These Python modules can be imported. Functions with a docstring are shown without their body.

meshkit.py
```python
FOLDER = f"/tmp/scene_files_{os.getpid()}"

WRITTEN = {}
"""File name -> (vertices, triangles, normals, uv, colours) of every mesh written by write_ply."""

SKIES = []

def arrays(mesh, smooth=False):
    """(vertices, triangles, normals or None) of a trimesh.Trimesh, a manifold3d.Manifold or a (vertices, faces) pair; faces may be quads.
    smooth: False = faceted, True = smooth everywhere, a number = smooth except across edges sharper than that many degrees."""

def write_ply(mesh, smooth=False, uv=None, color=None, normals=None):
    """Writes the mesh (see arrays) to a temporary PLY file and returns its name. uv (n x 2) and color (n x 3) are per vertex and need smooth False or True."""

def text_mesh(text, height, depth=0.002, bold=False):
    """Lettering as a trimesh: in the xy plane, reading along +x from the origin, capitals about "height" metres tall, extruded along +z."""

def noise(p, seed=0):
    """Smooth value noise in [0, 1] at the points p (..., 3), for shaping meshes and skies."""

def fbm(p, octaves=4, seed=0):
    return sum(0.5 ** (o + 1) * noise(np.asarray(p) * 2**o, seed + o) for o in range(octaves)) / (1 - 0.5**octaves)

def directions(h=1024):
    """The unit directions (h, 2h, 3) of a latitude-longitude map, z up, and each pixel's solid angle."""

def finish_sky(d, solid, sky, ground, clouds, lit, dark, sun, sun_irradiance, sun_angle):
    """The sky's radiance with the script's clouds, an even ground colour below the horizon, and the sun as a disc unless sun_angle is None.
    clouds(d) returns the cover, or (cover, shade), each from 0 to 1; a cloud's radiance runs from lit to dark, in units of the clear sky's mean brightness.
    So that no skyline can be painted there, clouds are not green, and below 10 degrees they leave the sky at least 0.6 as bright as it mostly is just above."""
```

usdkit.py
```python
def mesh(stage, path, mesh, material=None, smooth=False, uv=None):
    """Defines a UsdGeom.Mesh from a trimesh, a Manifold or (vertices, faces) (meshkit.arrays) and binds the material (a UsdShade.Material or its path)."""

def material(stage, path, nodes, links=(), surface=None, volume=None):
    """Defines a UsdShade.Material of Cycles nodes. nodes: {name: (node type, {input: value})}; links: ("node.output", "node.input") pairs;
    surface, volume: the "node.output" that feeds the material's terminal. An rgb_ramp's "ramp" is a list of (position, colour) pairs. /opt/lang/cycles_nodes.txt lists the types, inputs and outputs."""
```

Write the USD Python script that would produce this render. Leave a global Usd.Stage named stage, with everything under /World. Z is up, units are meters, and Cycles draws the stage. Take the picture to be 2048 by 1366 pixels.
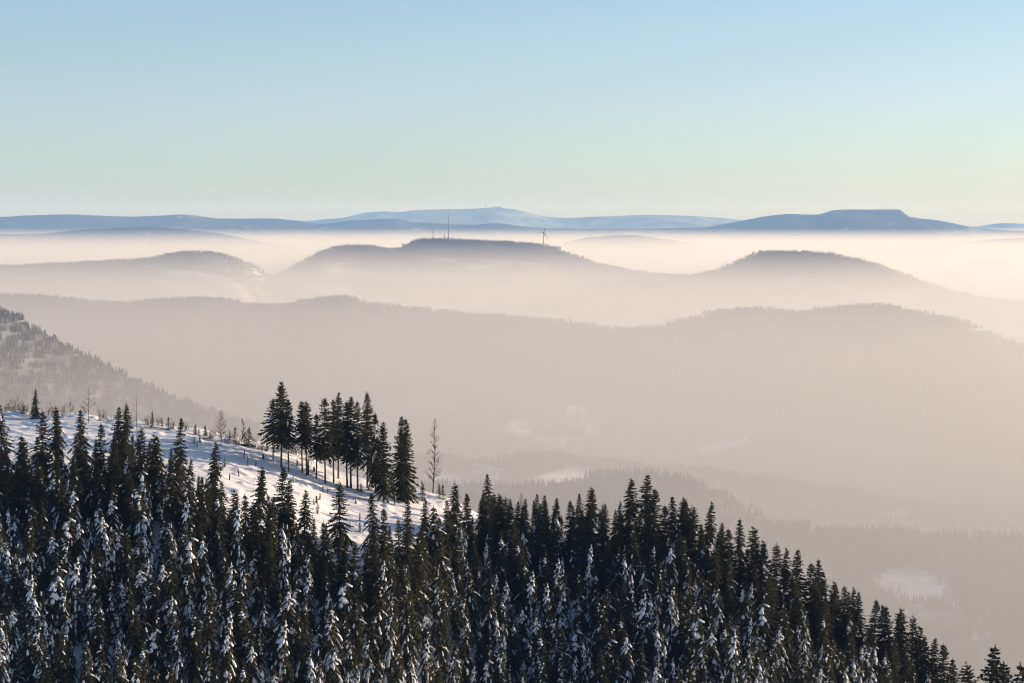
import math, random, numpy as np, trimesh, usdkit, meshkit
from pxr import Usd, UsdGeom, UsdLux, UsdShade, Gf, Sdf, Vt

stage = Usd.Stage.CreateInMemory()
UsdGeom.SetStageUpAxis(stage, UsdGeom.Tokens.z)
UsdGeom.SetStageMetersPerUnit(stage, 1.0)
UsdGeom.Xform.Define(stage, '/World')
UsdGeom.Scope.Define(stage, '/World/Looks')
W2, H2, F = 2048.0, 1366.0, 5200.0          # the photograph's size and its focal length in pixels
VH = 450.0                                  # row of the level line of sight
PITCH = math.atan((H2 / 2 - VH) / F)

# ------------------------------------------------------------------ camera, sky, sun, exposure
EXPOSURE = 0.95
SUN_AZ, SUN_EL = math.radians(72), math.radians(9)
SKY_STRENGTH, SUN_INTENSITY = 0.099, 0.98
SUN_COLOR = (1.0, 0.79, 0.59)
FOREST_GAP = 4.3
MIST_POWER, MIST_DENSITY = 2.0, 2.8e-4
SKY_AIR = dict(altitude=900.0, air_density=0.6, aerosol_density=1.5, ozone_density=1.2)

cam = UsdGeom.Camera.Define(stage, '/World/camera')
cam.CreateHorizontalApertureAttr(36.0)
cam.CreateFocalLengthAttr(36.0 * F / W2)
cam.CreateClippingRangeAttr((1.0, 120000.0))
cam.CreateExposureAttr(EXPOSURE)
cam.AddRotateXOp().Set(90.0 - math.degrees(PITCH))

dome = UsdLux.DomeLight.Define(stage, '/World/sky')
sky_m = usdkit.material(stage, '/World/Looks/sky_look', {
    't': ('sky_texture', dict(sky_type='single_scattering', sun_disc=False, sun_elevation=SUN_EL, sun_rotation=SUN_AZ,
                              **SKY_AIR)),
    'b': ('background_shader', dict(strength=SKY_STRENGTH))}, [('t.color', 'b.color')], surface='b.background')
UsdShade.MaterialBindingAPI.Apply(dome.GetPrim()).Bind(sky_m)
dome.GetPrim().SetCustomDataByKey('kind', 'structure')

S = np.array([math.cos(SUN_EL) * math.sin(SUN_AZ), math.cos(SUN_EL) * math.cos(SUN_AZ), math.sin(SUN_EL)])
sun = UsdLux.DistantLight.Define(stage, '/World/sun')
sun.CreateNormalizeAttr(True); sun.CreateIntensityAttr(SUN_INTENSITY); sun.CreateAngleAttr(0.5); sun.CreateColorAttr(Gf.Vec3f(*SUN_COLOR))
sx = np.cross([0, 0, 1], S); sx /= np.linalg.norm(sx); sy = np.cross(S, sx)
sun.AddTransformOp().Set(Gf.Matrix4d(*sx, 0, *sy, 0, *S, 0, 0, 0, 0, 1))

# ------------------------------------------------------------------ helpers
def ray(u, v):
    """Direction of a pixel of the photograph, scaled so that y = 1."""
    a, b = (np.asarray(u, float) - W2 / 2) / F, -(np.asarray(v, float) - H2 / 2) / F
    c, s = math.cos(PITCH), math.sin(PITCH)
    y, z = c + b * s, -s + b * c
    return a / y, z / y

def at(u, v, d):
    x, z = ray(u, v)
    return np.array([x * d, d + 0 * x, z * d])

def tag(p, label=None, cat=None, group=None, kind=None):
    p = p.GetPrim() if hasattr(p, 'GetPrim') else p
    for k, x in (('label', label), ('category', cat), ('group', group), ('kind', kind)):
        if x: p.SetCustomDataByKey(k, x)
    return p

COUNT = {}
def numbered(base):
    n = COUNT.get(base, 0); COUNT[base] = n + 1
    return base if n == 0 else f'{base}_{n:03d}'

def mat(name, nodes, links, **k):
    return usdkit.material(stage, '/World/Looks/' + name, nodes, links, **k)

# ------------------------------------------------------------------ air
def box_mesh(lo, hi):
    return trimesh.creation.box(bounds=[lo, hi])

haze_m = mat('haze_look', {'v': ('principled_volume', dict(color=(0.27, 0.50, 1.0), density=2.1e-5, anisotropy=0.0, absorption_color=(1, 1, 1)))}, [], volume='v.volume')
haze = usdkit.mesh(stage, '/World/haze', box_mesh((-42000, -6000, -831), (42000, 70000, 520)), haze_m)
tag(haze, kind='stuff')
# the mist that fills the valleys: a fog bank whose density falls off with height
mist_m = mat('mist_look', {'g': ('geometry', {}), 'z': ('separate_xyz', {}), 'sc': ('vector_math', dict(math_type='multiply', vector2=(1 / 4200.0, 1 / 7000.0, 0))), 'n': ('noise_texture', dict(scale=1.0, detail=2.0)),
    'w': ('math', dict(math_type='multiply_add', value2=36.0)), 'r': ('map_range', dict(range_type='linear', from_min=-250.0, from_max=-5.0, to_min=1.0, to_max=0.0, clamp=True)),
    'p': ('math', dict(math_type='power', value2=MIST_POWER)), 's': ('math', dict(math_type='multiply', value2=MIST_DENSITY)),
    'v': ('principled_volume', dict(color=(0.965, 0.96, 0.955), anisotropy=0.3, absorption_color=(1, 1, 1)))},
    [('g.position', 'z.vector'), ('g.position', 'sc.vector1'), ('sc.vector', 'n.vector'), ('n.fac', 'w.value1'), ('z.z', 'w.value3'), ('w.value', 'r.value'), ('r.result', 'p.value1'), ('p.value', 's.value1'), ('s.value', 'v.density')], volume='v.volume')
tag(usdkit.mesh(stage, '/World/mist', box_mesh((-40000, 950, -830.5), (40000, 69000, -22)), mist_m), kind='stuff')

# ------------------------------------------------------------------ materials
def coat(name, c, rough=.9, spec=.1):
    return mat(name, {'p': ('principled_bsdf', dict(base_color=c, roughness=rough, specular_ior_level=spec))}, [], surface='p.BSDF')

def mottled(name, a, b, scale, lo=.4, hi=.6, detail=4.0, rough=.9, squash=(1, 1, 1)):
    """Two colours mixed by noise in world space."""
    return mat(name, {'g': ('geometry', {}), 'm': ('mapping', dict(mapping_type='point', scale=squash)),
                      'n': ('noise_texture', dict(scale=scale, detail=detail, roughness=.6)),
                      'r': ('rgb_ramp', {'ramp': [(0, a), (lo, a), (hi, b), (1, b)]}),
                      'p': ('principled_bsdf', dict(roughness=rough, specular_ior_level=.1))},
               [('g.position', 'm.vector'), ('m.vector', 'n.vector'), ('n.fac', 'r.fac'), ('r.color', 'p.base_color')], surface='p.BSDF')

hill_snow = mottled('hill_snow', (.09, .095, .10), (.42, .44, .47), 1 / 220.0, .50, .68)
wooded_floor = mottled('wooded_floor', (.055, .062, .068), (.15, .16, .175), 1 / 120.0)
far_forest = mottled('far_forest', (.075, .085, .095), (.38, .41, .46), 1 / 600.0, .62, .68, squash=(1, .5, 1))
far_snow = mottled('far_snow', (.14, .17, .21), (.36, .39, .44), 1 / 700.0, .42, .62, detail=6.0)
meadow_m = mottled('meadow_snow', (.22, .23, .24), (.62, .64, .66), 1 / 110.0, .38, .55, detail=6.0)
valley_m = mottled('valley', (.20, .21, .22), (.5, .5, .52), 1 / 300.0)
bark_m = mottled('bark', (.055, .042, .032), (.11, .085, .065), 3.0)
twig_m = mottled('twig', (.10, .065, .045), (.15, .10, .075), 3.0)
grey_metal = coat('mast_steel', (.16, .17, .18), .5, .3)
white_metal = coat('turbine_white', (.30, .31, .33), .4, .3)
concrete_m = mottled('concrete', (.26, .26, .26), (.36, .35, .34), .2)
post_m = mottled('weathered_wood', (.06, .05, .042), (.12, .10, .085), 6.0)
def needle_look(name, a, b):
    return mat(name, {'o': ('object_info', {}), 'g': ('geometry', {}), 'n': ('noise_texture', dict(scale=1.6, detail=2.0)),
                      'mf': ('math', dict(math_type='multiply_add', value2=.45, value3=0.0)), 'ad': ('math', dict(math_type='add')),
                      'r': ('rgb_ramp', {'ramp': [(0.2, a), (.9, b)]}),
                      'd': ('principled_bsdf', dict(roughness=.75, specular_ior_level=.25)), 't': ('translucent_bsdf', {}), 'x': ('mix_closure', dict(fac=.26))},
               [('g.position', 'n.vector'), ('o.random', 'mf.value1'), ('mf.value', 'ad.value1'), ('n.fac', 'ad.value2'), ('ad.value', 'r.fac'),
                ('r.color', 'd.base_color'), ('r.color', 't.color'), ('d.BSDF', 'x.closure1'), ('t.BSDF', 'x.closure2')], surface='x.closure')
needle_m = needle_look('spruce_needles', (.010, .016, .008), (.058, .052, .020))
young_m = needle_look('young_needles', (.018, .030, .016), (.055, .06, .025))
snow_m = mat('snow', {'g': ('geometry', {}), 'n': ('noise_texture', dict(scale=5.0, detail=5.0, roughness=.6)), 'b': ('bump', dict(strength=.5, distance=.08)),
                      'p': ('principled_bsdf', dict(base_color=(.76, .77, .79), roughness=.7, specular_ior_level=.2))},
             [('g.position', 'n.vector'), ('n.fac', 'b.height'), ('b.normal', 'p.normal')], surface='p.BSDF')
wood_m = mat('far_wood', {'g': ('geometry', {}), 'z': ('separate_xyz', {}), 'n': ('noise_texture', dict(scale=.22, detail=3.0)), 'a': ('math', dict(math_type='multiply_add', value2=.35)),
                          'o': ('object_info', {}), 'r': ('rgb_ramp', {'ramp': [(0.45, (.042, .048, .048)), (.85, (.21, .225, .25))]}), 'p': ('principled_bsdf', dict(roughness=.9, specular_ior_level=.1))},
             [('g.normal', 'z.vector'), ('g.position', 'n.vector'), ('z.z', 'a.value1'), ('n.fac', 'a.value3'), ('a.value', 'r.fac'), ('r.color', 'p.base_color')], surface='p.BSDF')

# ------------------------------------------------------------------ mesh helpers
class MB:
    def __init__(self): self.v, self.f, self.n = [], [], 0
    def add(self, v, f):
        v, f = np.asarray(v, float).reshape(-1, 3), np.asarray(f, int)
        if f.shape[1] == 4: f = np.vstack([f[:, [0, 1, 2]], f[:, [0, 2, 3]]])
        self.v.append(v); self.f.append(f + self.n); self.n += len(v)
    def tube(self, pts, rad, sides=6, cap=True):
        p = np.asarray(pts, float); rad = np.broadcast_to(np.asarray(rad, float), (len(p),))
        t = np.gradient(p, axis=0); t /= np.linalg.norm(t, axis=1, keepdims=True) + 1e-12
        a = np.cross(t, np.where(np.abs(t[:, 2:]) < .9, [0, 0, 1.0], [1.0, 0, 0])); a /= np.linalg.norm(a, axis=1, keepdims=True) + 1e-12
        b = np.cross(t, a); ang = np.arange(sides) * 2 * np.pi / sides
        v = p[:, None] + rad[:, None, None] * (np.cos(ang)[None, :, None] * a[:, None] + np.sin(ang)[None, :, None] * b[:, None])
        i, j = np.meshgrid(np.arange(len(p) - 1), np.arange(sides), indexing='ij')
        q = np.stack([i * sides + j, i * sides + (j + 1) % sides, (i + 1) * sides + (j + 1) % sides, (i + 1) * sides + j], -1).reshape(-1, 4)
        self.add(v, q)
        if cap and sides > 3:
            n = len(p) * sides
            self.add(v.reshape(-1, 3)[-sides:], [[0, k, k + 1] for k in range(1, sides - 1)])
    def box(self, c, s, rz=0):
        m = trimesh.creation.box(extents=s)
        if rz: m.apply_transform(trimesh.transformations.rotation_matrix(rz, [0, 0, 1]))
        self.add(m.vertices + np.asarray(c), m.faces)
    def build(self, path, m, smooth=False):
        return usdkit.mesh(stage, path, (np.vstack(self.v), np.vstack(self.f)), m, smooth=smooth)

def grid_mesh(X, Y, Z):
    r, c = X.shape
    i = np.arange(r * c).reshape(r, c)
    q = np.stack([i[:-1, :-1], i[1:, :-1], i[1:, 1:], i[:-1, 1:]], -1).reshape(-1, 4)
    if Y[1, 0] > Y[0, 0]: q = q[:, ::-1]
    return np.stack([X, Y, Z], -1).reshape(-1, 3), q

def placed(path, loc, rz=0, scale=None, lean=(0, 0)):
    x = UsdGeom.Xform.Define(stage, path)
    x.AddTranslateOp().Set(Gf.Vec3d(*map(float, loc)))
    if lean[0] or lean[1]: x.AddRotateXYZOp(UsdGeom.XformOp.PrecisionFloat, 'lean').Set(Gf.Vec3f(float(lean[0]), float(lean[1]), 0))
    if rz: x.AddRotateZOp().Set(math.degrees(rz))
    if scale is not None: x.AddScaleOp().Set(Gf.Vec3f(*map(float, np.broadcast_to(scale, 3))))
    return x

# ------------------------------------------------------------------ far mountains and hills
from scipy.interpolate import PchipInterpolator
def in_poly(poly, u, v):
    p = np.array(poly, float); q = np.roll(p, -1, 0); r = np.zeros(len(u), bool)
    for (x0, y0), (x1, y1) in zip(p, q):
        c = ((y0 > v) != (y1 > v)) & (u < (x1 - x0) * (v - y0) / (y1 - y0 + 1e-9) + x0)
        r ^= c
    return r

def project(P):
    P = np.asarray(P, float); c, s = math.cos(PITCH), math.sin(PITCH)
    d, h = P[..., 1] * c - P[..., 2] * s, P[..., 1] * s + P[..., 2] * c
    return W2 / 2 + F * P[..., 0] / d, H2 / 2 - F * h / d

def hill_arrays(crest, dist, front, back, u0=-500, u1=2550, nu=400, rough=0, seed=0, jag=0):
    """crest: (u, v) pairs of the skyline; dist: (u, metres) pairs; front, back: (metres from the crest, drop) profiles."""
    crest, dist = np.array(crest, float), np.array(dist, float)
    u = np.linspace(u0, u1, nu)
    v = PchipInterpolator(crest[:, 0], crest[:, 1])(np.clip(u, crest[0, 0], crest[-1, 0]))
    if jag:
        v = v + jag * (meshkit.fbm(np.stack([u / 30, 0 * u, 0 * u], -1), 4, seed) - .5)
    d = np.interp(u, dist[:, 0], dist[:, 1])
    x, y, z = at(u, v, d)
    front, back = np.array(front, float), np.array(back, float)
    off = np.concatenate([-np.geomspace(1, back[-1, 0], 12)[::-1], [0], np.geomspace(front[-1, 0] / 300, front[-1, 0], 60)])
    drop = np.where(off >= 0, np.interp(off, front[:, 0], front[:, 1]), np.interp(-off, back[:, 0], back[:, 1]))
    X = np.broadcast_to(x, (len(off), nu)).copy()
    Y = y[None] - off[:, None]
    Z = z[None] - drop[:, None]
    if rough:
        w = np.clip(np.abs(off) / (front[-1, 0] * .12), 0, 1)[:, None]
        n = meshkit.fbm(np.stack([X, Y, 0 * X], -1) / (front[-1, 0] * .35), 4, seed) - .5
        Z = Z + rough * w * n
    return u, off, X, Y, np.maximum(Z, -815)

def hill(name, m, *a, clear=(), **k):
    u, off, X, Y, Z = hill_arrays(*a, **k)
    v, q = grid_mesh(X, Y, Z)
    pu, pv = project(v[q].mean(1))
    open_ = np.zeros(len(q), bool)
    for poly in clear: open_ |= in_poly(poly, pu, pv)
    tag(usdkit.mesh(stage, '/World/' + numbered(name), (v, q[~open_]), m, smooth=True), kind='structure')
    if open_.any():
        used, inv = np.unique(q[open_], return_inverse=True)
        tag(usdkit.mesh(stage, '/World/' + numbered('snowy_meadow'), (v[used], inv.reshape(-1, 4)), meadow_m, smooth=True), kind='structure')
    return u, off, X, Y, Z

ground = usdkit.mesh(stage, '/World/ground', grid_mesh(*np.meshgrid(np.linspace(-41000, 41000, 12), np.linspace(-5500, 69500, 12)), np.full((12, 12), -820.0)), valley_m)
tag(ground, kind='structure')

CLEAR_MID = [[(985,870),(1040,835),(1080,822),(1160,815),(1222,850),(1185,888),(1080,895)], [(1380,905),(1460,872),(1530,888),(1470,920)], [(770,815),(860,793),(945,800),(900,818)], [(1680,985),(1770,965),(1800,980),(1720,995)]]
CLEAR_A = [[(850,925),(960,928),(1060,948),(1190,940),(1165,975),(1040,990),(850,985)]]
CLEAR_B = [[(1735,1150),(1820,1132),(1905,1150),(1885,1185),(1985,1275),(1840,1250),(1775,1190)], [(1560,1150),(1640,1140),(1650,1165),(1590,1170)]]
FELD = [(-500,470),(560,450),(620,441),(680,436),(735,425),(760,423),(800,424),(830,420),(880,419),(950,417),(990,415),(1030,419),(1080,431),(1130,436),(1200,433),(1300,430),(1360,431),(1440,436),(1500,441),(1600,450),(1900,455),(1960,452),(2010,446),(2048,448),(2200,460),(2550,470)]
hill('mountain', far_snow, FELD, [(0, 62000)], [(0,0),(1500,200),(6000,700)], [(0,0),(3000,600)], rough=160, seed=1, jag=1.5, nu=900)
DARK = [(-500,440),(0,434),(50,431),(150,429),(250,433),(340,430),(360,429),(450,437),(540,437),(600,442),(640,447),(700,441),(790,437),(830,445),(880,447),(940,450),(990,446),(1040,452),(1100,456),(1200,457),(1400,455),(1480,442),(1530,433),(1580,428),(1635,429),(1670,420),(1700,419),(1796,419),(1820,433),(1880,441),(1940,453),(2000,460),(2550,470)]
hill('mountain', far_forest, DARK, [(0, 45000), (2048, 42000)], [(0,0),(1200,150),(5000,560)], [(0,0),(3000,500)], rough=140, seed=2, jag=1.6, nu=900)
FOOT = [(-500,470),(60,468),(180,458),(300,455),(420,464),(540,486),(660,500),(900,508),(1100,492),(1180,474),(1260,470),(1330,478),(1450,496),(1700,500),(1900,486),(2048,476),(2550,480)]
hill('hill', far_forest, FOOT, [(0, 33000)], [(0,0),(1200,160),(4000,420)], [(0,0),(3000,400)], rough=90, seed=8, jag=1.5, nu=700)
TURB = [(-500,530),(0,530),(100,527),(200,522),(300,516),(350,506),(400,503),(440,508),(490,525),(545,549),(600,525),(650,500),(700,490),(740,492),(790,498),(820,484),(860,477),(900,478),(1000,482),(1090,490),(1150,510),(1220,532),(1300,545),(1370,550),(1430,541),(1480,520),(1530,503),(1560,501),(1640,505),(1720,519),(1800,546),(1900,580),(2048,605),(2550,640)]
TURB = [(a, b + 2) for a, b in TURB]
h_turb = hill('hill', hill_snow, TURB, [(0, 14000), (500, 14500), (700, 16000), (1100, 16000), (1400, 14000), (2048, 13000)], [(0,0),(500,90),(2500,420)], [(0,0),(2000,400)], rough=80, seed=3)
MID = [(-500,590),(0,588),(80,590),(240,602),(300,598),(400,592),(480,603),(560,608),(620,597),(690,592),(740,606),(860,617),(960,627),(1060,633),(1150,645),(1290,655),(1380,636),(1460,616),(1540,618),(1600,621),(1700,611),(1760,610),(1860,627),(1920,640),(1960,660),(2048,690),(2550,800)]
MID = [(a, b + 6) for a, b in MID]
h_mid = hill('hill', hill_snow, MID, [(0, 9500), (2048, 8500)], [(0,0),(400,60),(1800,260),(4200,420)], [(0,0),(2500,500)], rough=110, seed=4, clear=CLEAR_MID, nu=900)
LEFT = [(-500,380),(0,612),(100,668),(200,722),(300,768),(400,808),(530,850),(700,910),(1000,1010)]
LEFT = [(a, b + 12) for a, b in LEFT]
h_left = hill('hill', wooded_floor, LEFT, [(-500, 4700), (0, 4900), (800, 5600)], [(0,0),(300,120),(1400,620)], [(0,0),(1400,620)], u0=-500, u1=1000, rough=50, seed=5)
NEARA = [(-500,950),(700,920),(860,910),(950,918),(1080,903),(1180,917),(1290,928),(1500,948),(1700,978),(1850,1003),(2048,1012),(2550,1040)]
NEARA = [(a, b + 8) for a, b in NEARA]
h_ma = hill('hill', hill_snow, NEARA, [(0, 5500)], [(0,0),(400,60),(1600,320)], [(0,0),(1200,300)], rough=30, seed=6, clear=CLEAR_A, nu=900)
NEARB = [(-500,1000),(700,965),(880,962),(1000,968),(1100,968),(1230,938),(1300,938),(1400,962),(1500,1022),(1600,1048),(1680,1054),(1780,1054),(1900,1062),(2048,1068),(2550,1090)]
NEARB = [(a, b + 14) for a, b in NEARB]
h_mb = hill('hill', hill_snow, NEARB, [(0, 4200)], [(0,0),(400,75),(1700,420)], [(0,0),(800,250)], rough=30, seed=7, clear=CLEAR_B, nu=900)

# the woods on those hills: patches of small spruces, far too many to count
def patch(rng, n, size, h):
    mb = MB()
    for _ in range(n):
        x, y = rng.uniform(-size / 2, size / 2, 2); H = h * rng.uniform(.65, 1.15); R = H * rng.uniform(.14, .2); a0 = rng.uniform(0, 6)
        for k in range(3):
            z0, z1, r = H * (.12 + .27 * k), H * (.55 + .225 * k), R * (1 - .3 * k)
            ang = a0 + k + np.arange(5) * 2 * np.pi / 5
            rr = r * rng.uniform(.7, 1.2, 5)
            v = np.vstack([np.stack([x + rr * np.cos(ang), y + rr * np.sin(ang), np.full(5, z0) + rng.uniform(-.03, .03, 5) * H], 1), [[x, y, z1]]])
            mb.add(v, [[j, (j + 1) % 5, 5] for j in range(5)])
    return mb

def woods(h, spacing, depth, back, tree_h, per, seed, umin, umax, clear=(), thin=0.0):
    rng = np.random.default_rng(seed)
    u, off, X, Y, Z = h
    sel = (u >= umin) & (u <= umax)
    dx = np.abs(np.diff(X[off.tolist().index(0)])).mean()
    x0, x1 = np.interp([umin, umax], u, X[off.tolist().index(0)])
    nx, ny = int((x1 - x0) / spacing), int((depth + back) / spacing)
    gx, gy = np.meshgrid(np.linspace(x0, x1, nx), np.linspace(-back, depth, ny))
    gx = (gx + rng.uniform(-.35, .35, gx.shape) * spacing).ravel(); go = (gy + rng.uniform(-.35, .35, gy.shape) * spacing).ravel()
    xc = X[off.tolist().index(0)]
    ui = np.interp(gx, xc, np.arange(len(u))); oi = np.interp(go, off, np.arange(len(off)))
    from scipy.ndimage import map_coordinates
    gyy = map_coordinates(Y, [oi, ui], order=1); gz = map_coordinates(Z, [oi, ui], order=1)
    P = np.stack([gx, gyy, gz], -1)
    keep = np.ones(len(P), bool)
    pu, pv = project(P)
    for poly in clear: keep &= ~(in_poly(poly, pu + rng.normal(0, 9, len(pu)), pv + rng.normal(0, 4, len(pu))) & (meshkit.fbm(P * [1, 1, 0] / 120.0, 3, seed + 5) < .60))
    if thin: keep &= (meshkit.fbm(P * [1, 1, 0] / 260.0, 3, seed) > thin) | (go < spacing * 1.3)
    P = P[keep]
    name = numbered('distant_forest')
    pi = UsdGeom.PointInstancer.Define(stage, '/World/' + name)
    for k in range(3):
        pp = f'/World/{name}/patch_{k:03d}'
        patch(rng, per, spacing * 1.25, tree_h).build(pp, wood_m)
        pi.CreatePrototypesRel().AddTarget(pp)
    ang = rng.uniform(0, 2 * np.pi, len(P))
    pi.CreatePositionsAttr(Vt.Vec3fArray.FromNumpy(P.astype(np.float32)))
    pi.CreateProtoIndicesAttr(Vt.IntArray.FromNumpy(rng.integers(0, 3, len(P)).astype(np.int32)))
    pi.CreateOrientationsAttr(Vt.QuathArray([Gf.Quath(float(math.cos(t / 2)), 0, 0, float(math.sin(t / 2))) for t in ang]))
    pi.CreateScalesAttr(Vt.Vec3fArray.FromNumpy((np.ones((len(P), 3)) * rng.uniform(.8, 1.2, (len(P), 1))).astype(np.float32)))
    tag(pi, kind='stuff')

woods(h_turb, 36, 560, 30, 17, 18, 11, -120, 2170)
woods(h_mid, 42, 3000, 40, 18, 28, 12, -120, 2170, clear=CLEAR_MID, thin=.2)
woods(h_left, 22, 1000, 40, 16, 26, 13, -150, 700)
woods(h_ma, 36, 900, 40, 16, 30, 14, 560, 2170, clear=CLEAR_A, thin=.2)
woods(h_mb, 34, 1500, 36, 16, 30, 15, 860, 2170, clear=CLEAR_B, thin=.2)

# ------------------------------------------------------------------ masts and wind turbine on the hill in the mist
def mast(name, label, cat, u, v_base, v_top, d, r0, r1, arms=(), drum=None):
    p = at(u, v_base, d); H = (v_base - v_top) / F * d
    path = '/World/' + numbered(name)
    tag(placed(path, p), label, cat)
    a = MB(); a.tube([(0, 0, 0), (0, 0, H * .55)], [r0, r0 * .85], 8); a.build(path + '/shaft', grey_metal, smooth=40)
    b = MB(); b.tube([(0, 0, H * .55 - .5), (0, 0, H * .8), (0, 0, H)], [r1, r1 * .8, r1 * .45], 8); b.build(path + '/antenna', grey_metal, smooth=40)
    for k, (t, w) in enumerate(arms):
        c = MB(); c.tube([(0, 0, H * t - 1.5), (0, 0, H * t + 1.5)], [w, w], 10); c.add(np.array([(w * math.cos(x), w * math.sin(x), H * t + 1.5) for x in np.arange(10) * math.pi / 5]), [[0, j, j + 1] for j in range(1, 9)])
        c.build(path + '/platform' + (f'_{k:03d}' if k else ''), grey_metal)
    return p, H, path

mast('radio_mast', 'tall thin grey radio mast on the wooded hilltop in the mist', 'radio mast', 897, 482, 428, 15950, 2.6, 1.9, [(.12, 7), (.27, 5), (.36, 4)])
p, H, path = mast('antenna_tower', 'short lattice tower with forked aerials on top, beside the tall mast on the misty hill', 'antenna tower', 866, 480, 461, 15950, 1.9, 1.6, [(.82, 2.6)])
for k, s in enumerate((-1, 1)):
    m = MB(); m.tube([(0, 0, H * .8), (s * 6, 0, H * 1.06), (s * 9, 0, H * 1.12)], [.8, .7, .5], 5); m.build(path + '/aerial' + (f'_{k:03d}' if k else ''), grey_metal)
def lookout(name, label, u, vb, vt, d, w, cabin=True):
    p = at(u, vb, d); H = (vb - vt) / F * d; path = '/World/' + numbered(name)
    tag(placed(path, p), label, 'tower')
    a = MB(); a.tube([(0, 0, 0), (0, 0, H)], [w, w * .8], 10); a.build(path + '/shaft', concrete_m, smooth=40)
    b = MB(); b.tube([(0, 0, H * .8), (0, 0, H * .84), (0, 0, H * .97), (0, 0, H)], [w * .8, w * 1.5, w * 1.5, w * 1.1], 10); b.build(path + '/gallery', concrete_m, smooth=40)
    return p, H, path
lookout('stone_tower', 'stubby stone tower between the two masts on the misty hill', 889, 481, 469, 15950, 2.6)
TX = at(1087.5, 494, 15900); TH = (494 - 464.8) / F * 15900
tp = '/World/wind_turbine'
tag(placed(tp, TX), 'three-bladed wind turbine standing at the end of the misty hill', 'wind turbine')
m = MB(); m.tube([(0, 0, 0), (0, 0, TH)], [3.4, 2.4], 12); m.build(tp + '/tower', white_metal, smooth=40)
m = MB(); m.box((0, -1, TH + .5), (4.4, 11, 4.4)); m.build(tp + '/nacelle', white_metal)
m = MB(); m.tube([(0, -6.5, TH + .5), (0, -8.5, TH + .5), (0, -9.6, TH + .5)], [2.0, 1.6, .4], 10); m.build(tp + '/hub', white_metal, smooth=40)
for k, (du, dv) in enumerate(((4.8, -10.2), (-7.6, .6), (6.6, 11.5))):
    e = np.array([du, 0, -dv]) / F * 15900; n = np.array([-e[2], 0, e[0]]) / np.linalg.norm(e)
    c0 = np.array([0, -7.6, TH + .5]); m = MB(); w = [1.6, 3.2, 2.4, .9]; ts = [0, .2, .6, 1]
    v = []
    for t, ww in zip(ts, w): v += [c0 + e * t + n * ww, c0 + e * t + [0, .5, 0], c0 + e * t - n * ww * .6, c0 + e * t - [0, .5, 0]]
    q = [[4 * i + j, 4 * i + (j + 1) % 4, 4 * i + 4 + (j + 1) % 4, 4 * i + 4 + j] for i in range(3) for j in range(4)]
    m.add(v, q); m.build(tp + '/blade' + (f'_{k:03d}' if k else ''), white_metal)
lookout('summit_tower', 'broad tower on the highest point of the snowy far mountain', 990, 418, 411.5, 61500, 16)
mast('summit_mast', 'thin mast on the snowy far mountain left of its broad tower', 'mast', 971.5, 419, 408, 61500, 9, 6)
mast('summit_mast', 'tiny mast on the lower left shoulder of the snowy far mountain', 'mast', 768, 425, 418, 61500, 9, 7)
b = at(998, 417.5, 61480); sp = '/World/summit_house'
tag(placed(sp, b), 'low building on the top of the snowy far mountain beside its tower', 'building')
m = MB(); m.box((0, 0, 14), (90, 30, 40)); m.build(sp + '/wall', concrete_m)
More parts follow.
